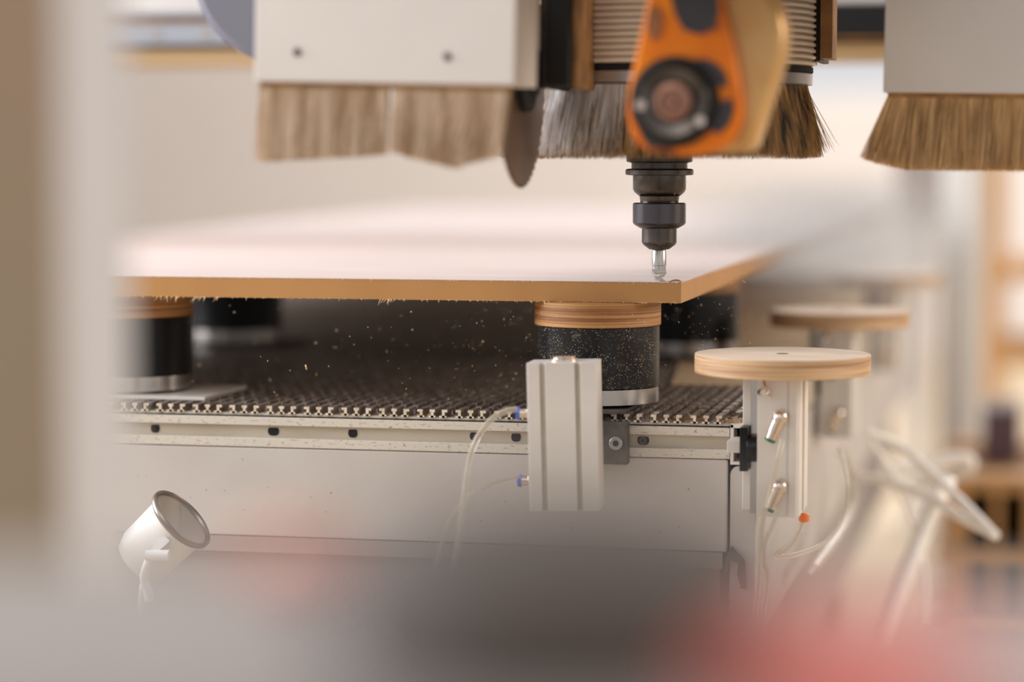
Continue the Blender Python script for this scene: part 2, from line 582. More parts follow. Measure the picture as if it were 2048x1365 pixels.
qa = P(1195, 800, 2.398)
cupA = make_cup('suction_cup', 'round black suction cup with plywood cap behind the white pneumatic stop', (qa.x, qa.y, TOP))
MB().box(-.060, .038, -.068, .062, .0, .0035).build('base_plate', M_clamp, cupA, bev=.0006)
qb = P(268, 780, 2.535)
cupC = make_cup('suction_cup', 'blurred black suction cup farther back, just right of the left cup', (0, 0, 0), True)
cupB = dup(cupC, 'black suction cup with plywood cap at far left, near the blurred post', loc=(qb.x, qb.y, TOP))
MB().box(-.075, .098, -.065, .065, .0, .0035).build('base_plate', M_alu, cupB, bev=.0006)
first = cupC
qc = P(472, 640, 3.17)
first.location = (qc.x, qc.y, TOP)
MB().box(-.075, .075, -.065, .065, .0, .0035).build('base_plate', M_clamp, first, bev=.0006)
qd = P(1378, 640, 2.97)
cupD = dup(first, 'blurred black suction cup behind the board corner, right of the front cup', loc=(qd.x, qd.y, TOP))

# ================================================================ pneumatic stop in front of the rail
CW, CH, CD = .0620, .1320, .048
pc = P(1128, 866, 2.245)
Tp = thing('pneumatic_stop', 'cream square pneumatic cylinder with two grooves clamped to front rail', 'pneumatic cylinder', (pc.x, pc.y, .7795))
Mr = Matrix.Translation((0, 0, CH)) @ Euler((R(-1.2), R(-1.6), R(4.5))).to_matrix().to_4x4() @ Matrix.Translation((0, 0, -CH))
gw, g1, g2 = .0022, -.0172, .0142
poly = [(-CW / 2, -CD / 2)]
for g in (g1, g2):
    poly += [(g - gw, -CD / 2), (g - gw, -CD / 2 + .0035), (g + gw, -CD / 2 + .0035), (g + gw, -CD / 2)]
poly += [(CW / 2, -CD / 2), (CW / 2, CD / 2), (-CW / 2, CD / 2)]
MB().prism(poly, 'z', 0, CH, Mr).build('cylinder_body', M_alu, Tp, bev=.0007)
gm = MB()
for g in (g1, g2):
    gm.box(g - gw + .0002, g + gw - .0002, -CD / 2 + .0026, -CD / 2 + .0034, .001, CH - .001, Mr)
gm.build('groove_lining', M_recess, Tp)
cp_ = MB()
cp_.lathe([(.0125, CH), (.0125, CH + .0022), (.0105, CH + .0028), (.0105, CH + .0042), (.004, CH + .0046)], 32, Mr)
cp_.build('piston_cap', M_chrome, Tp)
cl = MB()
loc = Vector((pc.x, pc.y, .7795))
a0, a1 = P(1050, 875, 2.29), P(1243, 875, 2.285)
cl.box(a0.x - loc.x, a1.x - loc.x, YR - .014 - loc.y, YR - .0005 - loc.y, .8085 - .7795, .848 - .7795)
cl.box(a0.x - loc.x + .010, a1.x - loc.x, YR - .014 - loc.y, YR + .025 - loc.y, .8555 - .7795, .8595 - .7795) if False else None
ck = cl.build('clamp_block', M_clamp, Tp, bev=.0008)
sx = P(1217, 882, 2.28)
MB().cyl((sx.x - loc.x, YR - .0155 - loc.y, .8285 - .7795), (sx.x - loc.x, YR - .013 - loc.y, .8285 - .7795), .0062, n=28).build('socket_screw', M_band, ck, bev=.0006)
MB().cyl((sx.x - loc.x, YR - .0160 - loc.y, .8285 - .7795), (sx.x - loc.x, YR - .0150 - loc.y, .8285 - .7795), .0030, n=6).build('screw_socket', M_hole, ck)
ax = -CW / 2
for z in (.0855, .0255):
    p0 = Mr @ Vector((ax + .0008, -.006, z))
    dv = (Mr.to_3x3() @ Vector((-1, 0, 0)))
    f = MB()
    f.cyl(p0, p0 + dv * .004, .0052, n=6)
    f.cyl(p0 + dv * .0035, p0 + dv * .0105, .0043, n=20)
    fo = f.build('push_fitting', M_chrome, Tp, bev=.0004)
    tag(MB().cyl(p0 + dv * .0105, p0 + dv * .0135, .0060, .0052, n=24).build('release_collar', M_blue, fo), 'blue plastic collar')

def hose(label, pts, r, m=M_hose, name='air_hose'):
    w_ = [P(*p) for p in pts]
    o = MB().tube(w_, r, n=12, res=10).build(name, m, origin=w_[0], smooth=60)
    return tag(o, label, 'hose')

hose('clear air hose curving down left from the upper blue fitting of the cream cylinder',
     [(1034, 819, 2.238), (1012, 823, 2.236), (985, 838, 2.234), (960, 868, 2.23), (942, 908, 2.225), (932, 960, 2.2), (922, 1040, 2.15), (900, 1160, 2.05), (870, 1300, 1.9)], .0029)
hose('thin clear air hose drooping from the lower blue fitting of the cream cylinder',
     [(1040, 952, 2.238), (1010, 958, 2.236), (975, 970, 2.23), (938, 992, 2.21), (905, 1030, 2.18), (880, 1090, 2.12), (860, 1180, 2.0), (850, 1320, 1.85)], .0018)

# ================================================================ side stops with plywood discs
COLX0, COLX1, COLY0, COLY1 = -.022, .0125, -.040, .040
def make_stop():
    t = thing('side_stop', 'sharp plywood disc on aluminium cylinder at the right front corner of table', 'support stop', (0, 0, 0), group='disc topped side stops')
    # local origin: axis of the disc at z 0 = bottom of the cylinder
    HZ = .897 - .770
    d = MB()
    d.lathe([(.0785, HZ), (.0800, HZ + .0006), (.0800, HZ + .0165), (.0795, HZ + .0170)], 96)
    do = d.build('disc_edge', M_ply_light, t)
    MB().lathe([(.0060, HZ + .0171), (.0796, HZ + .0171), (.0796, HZ + .01765), (.0060, HZ + .01765)], 96, caps=False).build('disc_face', M_ply_top, do)
    MB().lathe([(.0002, HZ + .0172), (.0060, HZ + .0173)], 24).build('centre_hole', M_hole, do)
    # extruded cylinder body, grooved on the front right
    x0, x1, y0, y1 = -.018, .020, -.040, .040
    poly = [(x0, y0), (x1 - .0115, y0), (x1 - .0115, y0 + .0012), (x1 - .0095, y0 + .0012), (x1 - .0095, y0), (x1 - .003, y0), (x1, y0 + .002),
            (x1, y0 + .028), (x1 - .006, y0 + .028), (x1 - .006, y0 + .048), (x1, y0 + .048), (x1, y1), (x0, y1)]
    b = MB().prism(poly, 'z', 0, HZ).build('cylinder_body', M_alu, t, bev=.0005)
    MB().box(x0 - .0085, x0 - .0002, y0 + .020, y1, .0, HZ - .001).build('guide_plate', M_steel, t, bev=.0004)
    MB().box(x0 - .0165, x0 - .0088, y0 + .028, y1 - .004, .002, HZ - .002).build('bracket', M_alu, t, bev=.0008)
    # clamp on the side rail: block, dark knob
    MB().box(x0 - .0300, x0 - .009, -.018, .018, .0545, .0655).build('slot_bolt', M_alu, t, bev=.0006)
    k = MB()
    k.lathe([(.011, 0), (.012, .002), (.012, .010), (.008, .013)], 28, Matrix.Translation((x0 - .010, y0 + .012, .060)) @ Euler((0, R(90), 0)).to_matrix().to_4x4())
    k.box(x0 - .0165, x0 - .009, y0 + .005, y0 + .026, .040, .080)
    k.build('rubber_knob', M_black_clean, t, bev=.0008)
    # small cable clip under the disc
    c = MB()
    c.tube([(-.0120, y0 - .004, HZ - .003), (-.0095, y0 - .009, HZ - .009), (-.0070, y0 - .008, HZ - .014), (-.0120, y0 - .006, HZ - .016), (-.0040, y0 - .009, HZ - .018)], .0011, n=8)
    c.cyl((-.015, y0 - .002, HZ - .014), (-.0115, y0 - .009, HZ - .014), .0032)
    c.build('wire_clip', M_chrome, t)
    # two elbow fittings
    for z in (.0915, .0290):
        f = MB()
        ce = Vector((.0035, y0 - .001, z))
        f.cyl(ce + Vector((0, .0005, 0)), ce + Vector((0, -.007, 0)), .0068, n=8)
        e = ce + Vector((0, -.0085, -.001))
        f.lathe([(.0002, .0068), (.004, .0060), (.0062, .003), (.0066, 0), (.006, -.003)], 24, Matrix.Translation(e) @ Euler((0, R(24), 0)).to_matrix().to_4x4())
        dv = (Euler((0, R(24), 0)).to_matrix() @ Vector((0, 0, -1)))
        f.cyl(e, e + dv * .014, .0060, .0056, n=24)
        f.cyl(e + dv * .0140, e + dv * .0205, .0046, n=24)
        fo = f.build('elbow_fitting', M_chrome, t, bev=.0003)
        tag(MB().cyl(e + dv * .0205, e + dv * .0228, .0052, .0050, n=20).build('release_collar', M_green, fo), 'green plastic collar')
    return t

DZ = .770
d1 = P(1565, 709, 2.28)
s1 = make_stop()
s1.location = (d1.x, d1.y, DZ)
s2 = dup(s1, 'blurred plywood disc on cylinder, second from the front on the right side')
s2.location = (d1.x, d1.y + .632, DZ)
s3 = dup(s1, 'palest and farthest disc topped stop, behind the other two')
s3.location = (d1.x, d1.y + 1.52, DZ)

# green and dark bits hanging by the second stop: hoses
hose('clear air hose dropping from the upper green fitting of the front stop', [(1565, 880, 2.222), (1556, 920, 2.22), (1540, 985, 2.225), (1526, 1040, 2.23), (1521, 1100, 2.23), (1516, 1190, 2.22), (1500, 1330, 2.2)], .0024)
hose('clear air hose dropping from the lower green fitting of the front stop', [(1556, 1017, 2.222), (1545, 1050, 2.225), (1530, 1085, 2.23), (1528, 1120, 2.24), (1534, 1180, 2.24), (1500, 1380, 2.2)], .0024)
hose('clear air hose looping below the orange collar of the front stop', [(1607, 1040, 2.30), (1598, 1065, 2.30), (1578, 1092, 2.31), (1552, 1112, 2.33), (1590, 1110, 2.36), (1650, 1085, 2.42), (1688, 1030, 2.48), (1694, 970, 2.52), (1680, 900, 2.6)], .0026)
oc = P(1608, 1036, 2.30)
tag(MB().lathe([(.003, -.004), (.0048, -.003), (.0048, .003), (.003, .004)], 20).build('hose_collar', M_orange_ring, origin=(0, 0, 0)), 'small orange collar at the bottom of the front stop', 'collar').location = oc
hose('straight milky hose slanting down right behind the stops', [(1735, 865, 2.95), (1800, 895, 2.95), (1860, 945, 2.92), (1930, 1010, 2.88), (1990, 1072, 2.85)], .0055, M_hose_w)
hose('milky hose running left from the tip of the slanting hose', [(1995, 1075, 2.86), (1930, 1040, 2.88), (1860, 995, 2.93), (1780, 965, 3.0), (1700, 950, 3.05)], .0058, M_hose_w)
hose('thick white hose falling steeply toward the red object', [(1895, 960, 2.95), (1868, 1010, 2.93), (1840, 1080, 2.92), (1812, 1150, 2.9), (1780, 1240, 2.88), (1750, 1340, 2.85)], .0115, M_hose_w)
hose('pale looped hose behind the crossing hoses', [(1760, 940, 3.3), (1840, 938, 3.3), (1900, 918, 3.3), (1940, 922, 3.3), (1925, 948, 3.32), (1870, 958, 3.35), (1800, 990, 3.4)], .0085, M_hose_w)
hose('thin pale hose hanging beside the thick white hose', [(1740, 880, 3.0), (1790, 960, 3.0), (1830, 1060, 2.98), (1850, 1160, 2.95), (1850, 1260, 2.9)], .004, M_hose_w)
hose('soft pale hose arching below the second stop', [(1680, 900, 2.85), (1705, 960, 2.85), (1700, 1020, 2.8), (1668, 1080, 2.7), (1625, 1140, 2.55)], .0065, M_hose)

# ================================================================ router spindle
sp = P(1318, 558, 2.345)
k = .469e-3
def zz(y):
    return 1.10 - (y - 300) * k - sp.z
Ts = thing('router_spindle', 'dark steel tool holder with collet nut turning a milling bit', 'router spindle', sp)
MB().lathe([(.050, zz(60)), (.050, zz(230)), (.031, zz(240)), (.031, zz(312))][::-1], 64).build('spindle_nose', M_dark, Ts)
MB().lathe([(r * k, zz(y)) for r, y in [(62, 312), (66, 313), (66, 323), (62, 325), (56, 326), (56, 337), (65, 338), (68, 340), (68, 348), (66, 350), (53, 351)]][::-1], 72).build('holder_flange', M_darksteel, Ts)
MB().lathe([(r * k, zz(y)) for r, y in [(53, 351), (53, 378), (50, 384), (42, 391), (40, 392), (38, 405)]][::-1], 72).build('holder_body', M_darksteel, Ts)
MB().lathe([(r * k, zz(y)) for r, y in [(50, 405), (53, 407), (53, 445), (50, 449), (38, 456)]][::-1], 72).build('collet_nut', M_blued, Ts)
MB().lathe([(r * k, zz(y)) for r, y in [(35, 456), (35, 484), (32, 489), (20, 498)]][::-1], 60).build('collet', M_darksteel, Ts)
bt = MB()
bt.lathe([(r * k, zz(y)) for r, y in [(13, 498), (14.5, 502), (14.5, 530), (13.5, 531), (13.5, 538)]][::-1], 40)
bt.build('bit_shank', M_steel, Ts)
fl = MB()
for j in range(14):
    y0 = 538 + j * 3
    fl.box(-.0064, .0064, -.0028, .0028, zz(y0 + 3.2), zz(y0), Euler((0, 0, j * .32)).to_matrix().to_4x4())
fl.build('bit_flutes', M_steel, Ts)

# ================================================================ bellows and ring brush round the spindle
Tbw = thing('dust_hood', 'ribbed round dust hood with a steel band and ring of bristles around the spindle', 'dust hood', (sp.x, sp.y, 1.159))
prof = []
z = .0175
r0 = .1400
while z < .140:
    for t_ in range(6):
        a = t_ / 6 * 2 * math.pi
        prof.append((r0 + .0044 * (1 - (.5 + .5 * math.cos(a)) ** 3), z + t_ / 6 * .0057))
    z += .0057
MB().lathe(prof, 120, caps=False).build('bellows', M_bellow, Tbw, smooth=70)
MB().lathe([(.1375, 0), (.1415, .0008), (.1415, .0105), (.1400, .011)], 120, caps=False).build('steel_band', M_band, Tbw)
MB().lathe([(.1405, .0112), (.1420, .0120), (.1420, .0165), (.1405, .0173)], 120, caps=False).build('black_seal', M_hole, Tbw)
MB().lathe([(.0500, .004), (.1370, .004), (.1370, -.0008), (.1280, -.0008)], 96, caps=False).build('brush_holder', M_dark, Tbw)

def bristles(gen, n, w0=.00028):
    m = MB()
    for i in range(n):
        p, d, L, bend = gen(i)
        p, d = Vector(p), Vector(d).normalized()
        sdir = d.cross(Vector((0, 1, 0)))
        if sdir.length < .1:
            sdir = Vector((1, 0, 0))
        sdir.normalize()
        tdir = d.cross(sdir)
        ww = w0 * random.uniform(.7, 1.3)
        vs = []
        for j, (t, sc2) in enumerate(((0, 1), (.55, .9), (1, .45))):
            c = p + d * L * t + Vector(bend) * t * t
            for a in (0, 2.094, 4.189):
                vs.append(c + (sdir * math.cos(a) + tdir * math.sin(a)) * ww * sc2)
        fs = []
        for j in (0, 3):
            for a in range(3):
                b = (a + 1) % 3
                fs.append((j + a, j + b, j + 3 + b, j + 3 + a))
        fs.append((6, 7, 8))
        m.add(vs, fs)
    return m

def ringgen(i):
    a = random.uniform(0, 2 * math.pi)
    rr_ = random.uniform(.127, .1368)
    flare = (rr_ - .127) / .01 * .20 + random.gauss(.02, .05)
    if random.random() < .02:
        flare += random.uniform(.1, .45)
    L = random.uniform(.058, .068)
    return ((rr_ * math.cos(a), rr_ * math.sin(a), 0.0), (math.cos(a) * flare, math.sin(a) * flare + random.gauss(0, .03), -1), L, (random.gauss(0, .001), 0, 0))
tag(bristles(ringgen, 15000, .00026).build('bristles', M_bristle_r, Tbw, smooth=0), kind='stuff')
def litgen(i):
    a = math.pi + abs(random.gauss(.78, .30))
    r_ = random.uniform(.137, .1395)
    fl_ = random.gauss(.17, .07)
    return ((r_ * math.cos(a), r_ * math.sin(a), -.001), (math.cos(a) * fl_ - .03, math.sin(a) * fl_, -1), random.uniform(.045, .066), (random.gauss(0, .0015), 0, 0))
tag(bristles(litgen, 3600, .00030).build('lit_bristles', M_bristle_lit, Tbw, smooth=0), kind='stuff')  # left front sector painted near white, as if lit from the left

# ================================================================ white guards with brush curtains
def guard(name, label, x0, x1, ybot, d, depth, tilt, clumps, m_br, nbr, hgt=.11, screws=(), brlen=(.058, .066), flare=(0, 0), mg=M_guard, yaw=0):
    p = P((x0 + x1) / 2, ybot, d)
    s_ = d / F
    hw = (x1 - x0) / 2 * s_
    t = thing(name, label, 'brush guard', p, group='white guards with hanging brushes')
    t.rotation_euler = (0, R(tilt), yaw)
    h = MB()
    h.box(-hw, hw, 0, .006, 0, hgt)
    h.box(hw - .006, hw, .006, depth, 0, hgt).box(-hw, -hw + .006, .006, depth, 0, hgt)
    h.box(-hw, hw, depth - .006, depth, 0, hgt)
    h.build('cover', mg, t, bev=.001)
    MB().box(-hw + .004, hw - .004, .004, .016, -.004, .008).build('brush_strip', M_brown, t)
    for sx_, sy_ in screws:
        q = MB()
        X_ = (sx_ - (x0 + x1) / 2) * s_
        Z_ = (ybot - sy_) * s_
        q.cyl((X_, .001, Z_), (X_, -.0015, Z_), .0030, n=20)
        q.build('screw', M_hole, t)
    def gen(i):
        c = random.choices(clumps, weights=[c[1] - c[0] for c in clumps])[0]
        u = random.random()
        X_ = (c[0] + (c[1] - c[0]) * u - (x0 + x1) / 2) * s_
        xb = (c[2] + (c[3] - c[2]) * u - (x0 + x1) / 2) * s_
        L = c[4] * s_ + (c[5] - c[4]) * s_ * u + random.gauss(0, .0009)
        return ((X_, random.uniform(.005, .015), -.002), (xb - X_ + random.gauss(0, .0022), random.gauss(0, .004) - .004, -L), L, (random.gauss(0, .0008), 0, 0))
    tag(bristles(gen, nbr, .00030).build('bristles', m_br, t, smooth=0), kind='stuff')
    return t

guard('brush_guard', 'blurred white guard with two screws and pale brush curtain, left of the saw blade', 497, 1034, 167, 1.98, .09, 1.2,
      [(502, 770, 508, 766, 155, 136), (783, 960, 788, 915, 130, 165), (960, 1020, 915, 1000, 160, 135)], M_bristle_p, 6500,
      screws=((587, 107), (898, 112)))
guard('brush_guard', 'sharper grey white guard with a tan brush curtain at the right edge of the picture', 1768, 2230, 187, 2.17, .12, .9,
      [(1778, 1830, 1728, 1815, 138, 150), (1830, 2220, 1815, 2230, 150, 146)], M_bristle, 7500, hgt=.13)

# ================================================================ saw unit
bl = P(1042, 144, 2.13)
Tsaw = thing('saw_unit', 'dark saw unit with a toothed circular blade seen nearly edge on', 'saw', bl)
BR, nt_ = .0990, 56
pts = []
for j in range(nt_):
    a = 2 * math.pi * j / nt_
    a2 = 2 * math.pi * (j + .25) / nt_
    a3 = 2 * math.pi * (j + .6) / nt_
    pts += [(BR * math.cos(a), BR * math.sin(a)), ((BR - .0042) * math.cos(a2), (BR - .0042) * math.sin(a2)), ((BR - .0034) * math.cos(a3), (BR - .0034) * math.sin(a3))]
MB().prism(pts, 'x', -.0014, .0014).build('saw_blade', M_blade, Tsaw, smooth=0)
Mx = Euler((0, R(90), 0)).to_matrix().to_4x4()
MB().lathe([(.010, .0014), (.034, .0016), (.034, .008), (.020, .010), (.020, .014), (.006, .015)], 40, Mx).build('flange', M_hole, Tsaw)
hbx = MB()
s_ = 2.2 / F
hbx.box(.0160, .0245, .0, .11, -.014, .13)
hbx.build('saw_housing', M_dark, Tsaw, bev=.002)
MB().box(.0240, .0420, -.005, .10, -.012, .13).build('motor_block', M_hole, Tsaw, bev=.002)
MB().box(.0422, .0475, .01, .11, -.014, .13).build('edge_plate', M_brown, Tsaw, bev=.001)
MB().box(-.0135, -.004, -.02, .05, -.012, .13).build('spindle_plate', M_brown, Tsaw, bev=.002)

# ================================================================ orange angle arm in front
ar = P(1368, 205, 1.93)
Ta = thing('angle_head', 'blurred orange arm smeared with black grease hanging in front of spindle', 'angle head', ar)
ka = 1.93 / F
def outl(pp, grow=0):
    return [((x - 1368) * ka * (1 + grow), (205 - y) * ka * (1 + grow)) for x, y in pp]
face = [(1300, -160), (1298, -40), (1284, 40), (1266, 120), (1253, 180), (1250, 225), (1258, 265), (1276, 292), (1300, 304), (1345, 310), (1400, 309), (1440, 300), (1465, 280), (1481, 245), (1485, 205), (1480, 160), (1466, 90), (1446, 20), (1436, -40), (1436, -160)]
rot = Matrix.Rotation(R(-4), 4, 'Z')
MB().prism(outl(face), 'y', -.002, .012, rot).build('orange_cover', M_orange, Ta, bev=.004, seg=4)
side = [(1330, -160), (1320, 20), (1300, 120), (1292, 200), (1296, 270), (1316, 302), (1420, 308), (1486, 306), (1503, 292), (1520, 240), (1545, 165), (1562, 110), (1566, 60), (1556, 15), (1540, -20), (1530, -160)]
MB().prism([(x_ * .99, z_ * .985) for x_, z_ in outl(side)], 'y', .014, .055, rot).build('cast_body', M_tan, Ta, bev=.010, seg=5)
hubM = Matrix.Translation(Vector((-.0065, -.002, .0005))) @ rot @ Euler((R(90), 0, 0)).to_matrix().to_4x4()
h_ = MB().lathe([(.0350, 0), (.0350, .004), (.0300, .006), (.0290, .004)], 64, hubM).build('hub_ring', M_hole, Ta)
MB().lathe([(.0280, 0), (.0280, .007), (.0262, .009), (.0200, .007), (.0150, .005)], 64, hubM).build('bearing_ring', M_darksteel, h_)
MB().lathe([(.0150, 0), (.0145, .010), (.0100, .011), (.0090, .007), (.0040, .007), (.0030, .012)], 48, hubM).build('hub_centre', mat('copper_brown', (150, 110, 92), .35, .7), h_)
for a in (185, 325):
    c = Vector((-.0065 + .0255 * math.cos(R(a)), -.0095, .0255 * math.sin(R(a))))
    MB().cyl(c, c + Vector((0, -.004, 0)), .0042, n=6).build('hub_bolt', M_chrome, h_)

for gp in ([(1330, -40), (1350, 30), (1368, 62), (1400, 72), (1432, 60), (1440, 20), (1430, -40)],
           [(1282, 172), (1286, 148), (1304, 128), (1330, 118), (1352, 124), (1362, 140), (1340, 152), (1310, 176)],
           [(1378, 138), (1390, 120), (1412, 118), (1438, 130), (1456, 152), (1458, 178), (1430, 170), (1402, 152)],
           [(1440, 205), (1466, 196), (1472, 220), (1462, 250), (1442, 268), (1424, 262), (1434, 232)],
           [(1268, 196), (1284, 200), (1300, 232), (1326, 262), (1330, 292), (1300, 296), (1282, 272), (1270, 232)],
           [(1296, 20), (1312, 10), (1326, 30), (1322, 70), (1304, 84), (1292, 56)]):
    MB().prism(outl(gp), 'y', -.0030, -.0021, rot).build('grease_smear', M_grease if gp[0][0] != 1296 else M_rust, Ta)

# brown edged plate right of the bellows
bp = P(1652, 60, 2.30)
Tf = thing('hood_frame', 'brown edged dark frame plate right of the ribbed hood', 'frame', (bp.x, bp.y, 1.183))
s_ = 2.3 / F
MB().box(-.0055, .0060, 0, .05, .001, .14).build('edge_bar', M_brown, Tf, bev=.0008)
MB().box(-.0120, -.0058, .008, .10, -.001, .14).build('inner_plate', M_dark, Tf, bev=.0008)
MB().box(-.022, -.0125, .012, .05, -.004, .006).build('corner_foot', M_brown, Tf, bev=.0008)
# dark head block above, with unseen boxes added to shade the bellows
hb = P(1390, 0, 2.34)
MB_ = MB().box(-.16, .13, -.06, .19, 0, .10).box(-.15, .32, -.36, .40, .07, .30).box(.00, .24, -.52, -.20, -.062, .08)
tag(MB_.build('casing_light_blocker', M_dark, origin=(0, 0, 0)), 'dark head block with added unseen light blockers above the ribbed hood', 'casing and light blocker').location = (hb.x, hb.y, 1.299)

# ================================================================ gantry beam behind
GY = 3.05
zt = 1.10 + 208 * .617e-3
g = thing('gantry_beam', 'long gantry beam with grey linear rail and tan lower edge behind the guards', 'gantry beam', (-.6, GY, 1.212))
def gb(x0, x1, y0, y1, z0, z1, nm, m, **kw):
    return MB().box(x0, x1, y0, y1, z0, z1).build(nm, m, g, **kw)
gb(-1.6, 1.4, .03, .25, .0, .0185, 'lower_edge', M_beam, bev=.002)
gb(-1.6, 1.4, .028, .20, .0187, .0225, 'dark_strip', M_dark)  # dark brown line between the lower edge and the rail
gb(-1.6, .12, .006, .05, .0225, .049, 'linear_rail', M_rail, bev=.002)
gb(.12, 1.4, .006, .05, .0225, .025, 'linear_rail', M_brown, bev=.0005)
gb(.12, 1.4, .010, .05, .0265, .062, 'dark_channel', M_hole)
gb(-1.6, .12, .016, .06, .0495, .058, 'brown_seal', M_brown)
gb(-1.6, .12, .010, .2, .059, .0645, 'upper_lip', M_rail)
gb(-1.6, 1.4, .018, .25, .065, .25, 'beam_body', M_guard)
for px in (280, 390):
    q = P(px, 62, 3.15)
    MB().cyl((q.x + .6, .0045, .036), (q.x + .6, .0065, .036), .0065, n=24).build('rail_bolt', M_chrome, g)
# grey round duct
dq = P(560, -64, 2.55)
dm = MB()
dm.lathe([(.088, 0), (.096, .006), (.098, .02), (.098, .16)], 72, Matrix.Translation((0, 0, 0)) @ Euler((R(-90), 0, 0)).to_matrix().to_4x4())
tag(dm.build('round_duct', M_duct, origin=(0, 0, 0)), 'blue grey round duct between the gantry rail and left guard', 'duct').location = dq

# ================================================================ little work lamp
lq = P(361, 1041, 2.31)
n_ = (VR * .72 * .96 + VU * .69 * .96 - VF * .27).normalized()
Tl = thing('work_lamp', 'small white cylindrical lamp tilted upward at lower left', 'lamp', lq)
Ml = n_.to_track_quat('Z', 'Y').to_matrix().to_4x4()
Ml = Ml @ Matrix.Scale(.92, 4)
MB().lathe([(.016, -.068), (.026, -.064), (.0305, -.052), (.0315, -.006), (.0345, -.001)], 56, Ml).build('lamp_body', M_white, Tl, smooth=60)
MB().lathe([(.0345, -.003), (.0368, -.001), (.0368, .003), (.0350, .0045), (.0325, .003), (.0320, -.002)], 64, Ml, caps=False).build('front_rim', mat('lamp_rim', (132, 122, 114), .35, .8), Tl, smooth=60)
MB().lathe([(.0002, -.020), (.012, -.018), (.022, -.012), (.0285, -.003), (.0320, -.001)], 48, Ml, caps=False).build('reflector', M_lampin, Tl, smooth=60)
MB().lathe([(.0002, .0012), (.0322, .0012), (.0322, .0000), (.0002, .0000)], 48, Ml, caps=False).build('lens', M_glass, Tl)
bk = MB()
a_, b_, c_ = P(336, 1080, 2.287) - lq, P(302, 1112, 2.28) - lq, P(300, 1200, 2.29) - lq
bk.cyl(a_, b_, .0048, n=4)
bk.cyl(b_ - Vector((.004, 0, 0)), b_ + Vector((.018, .0, .001)), .0052, n=20)
bk.tube([b_, b_ + (c_ - b_) * .5 + Vector((-.006, 0, 0)), c_, c_ + Vector((-.01, .006, -.05)), Vector((c_.x, c_.y, -lq.z + .005))], .0042, n=10)
bk.build('bracket', M_white, Tl, smooth=45)

# ================================================================ sawdust in the air
ch = MB()
def chip(p, s0):
    Mq = Matrix.Translation(p) @ Euler((random.random() * 6, random.random() * 6, random.random() * 6)).to_matrix().to_4x4()
    a, b, c = s0 * random.uniform(.6, 2.0), s0 * random.uniform(.4, .8), s0 * .3
    ch.box(-a, a, -b, b, -c, c, Mq)
for i in range(420):
    px = min(1500, max(420, random.gauss(1130, 190)))
    py = random.uniform(612, 800)
    chip(P(px, py, random.uniform(2.2, 2.315) if random.random() < .6 else random.uniform(2.0, 2.2)), random.uniform(.00012, .00034))
for i in range(110):
    chip(P(random.gauss(1410, 60), random.uniform(340, 700), random.uniform(2.2, 2.4)), random.uniform(.00015, .0004))
for i in range(60):
    chip(P(random.uniform(380, 1050), random.uniform(600, 800), random.uniform(2.15, 2.3)), random.uniform(.0002, .0005))
chip(P(612, 735, 2.28), .0016)
tag(ch.build('flying_sawdust', M_fibre, smooth=0), 'scattered pale sawdust specks flying around the milling bit and cups', 'sawdust', kind='stuff')

# cloud of fine dust drifting right of the bit
cm = MB()
NR = 24
cm.lathe([(math.sin(math.pi * j / 16) if 0 < j < 16 else .001, -math.cos(math.pi * j / 16)) for j in range(17)], NR)
vm = bpy.data.materials.new('dust_haze')
vm.use_nodes = True
nt = vm.node_tree
nt.nodes.remove(nt.nodes['Principled BSDF'])
pv = nt.nodes.new('ShaderNodeVolumePrincipled')
pv.inputs['Color'].default_value = (1.0, .93, .87, 1)
pv.inputs['Anisotropy'].default_value = .2
tc = nt.nodes.new('ShaderNodeTexCoord')
ln = nt.nodes.new('ShaderNodeVectorMath')
ln.operation = 'LENGTH'
nt.links.new(tc.outputs['Object'], ln.inputs[0])
mr = nt.nodes.new('ShaderNodeMapRange')
mr.interpolation_type = 'SMOOTHSTEP'
mr.inputs['From Min'].default_value = 1.0
mr.inputs['From Max'].default_value = 0.15
mr.inputs['To Min'].default_value = 0
mr.inputs['To Max'].default_value = 4.2
nt.links.new(ln.outputs['Value'], mr.inputs['Value'])
nz = nt.nodes.new('ShaderNodeTexNoise')
nz.inputs['Scale'].default_value = 1.6
nt.links.new(tc.outputs['Object'], nz.inputs['Vector'])
mm = nt.nodes.new('ShaderNodeMath')
mm.operation = 'MULTIPLY'
nt.links.new(mr.outputs[0], mm.inputs[0])
nt.links.new(nz.outputs['Fac'], mm.inputs[1])
nt.links.new(mm.outputs[0], pv.inputs['Density'])
nt.links.new(pv.outputs[0], nt.nodes['Material Output'].inputs['Volume'])
co_ = cm.build('sawdust_cloud', vm, smooth=60)
co_.location = P(1640, 470, 3.3)
co_.scale = (.26, .85, .11)
tag(co_, 'hazy cloud of fine sawdust drifting right of the milling bit over the board edge', 'dust cloud', kind='stuff')

# ================================================================ blurred background things
def bgbox(name, label, cat, x0, x1, y0, y1, d, m, depth=.3, parts=None, bev=.01):
    a, b = P(x0, y0, d), P(x1, y1, d)
    loc_ = Vector(((a.x + b.x) / 2, (a.y + b.y) / 2, b.z))
    hw_ = abs(b.x - a.x) / 2
    o = MB().box(-hw_, hw_, 0, depth, 0, a.z - b.z).build(name, m, bev=bev)
    o.location = loc_
    return tag(o, label, cat)

# floor-standing white machine column
def standing(name, label, cat, x0, x1, ytop, d, m, depth=.4, build=None):
    a, b = P(x0, ytop, d), P(x1, ytop, d)
    t = thing(name, label, cat, ((a.x + b.x) / 2, (a.y + b.y) / 2, 0))
    return t, abs(b.x - a.x) / 2, a.z

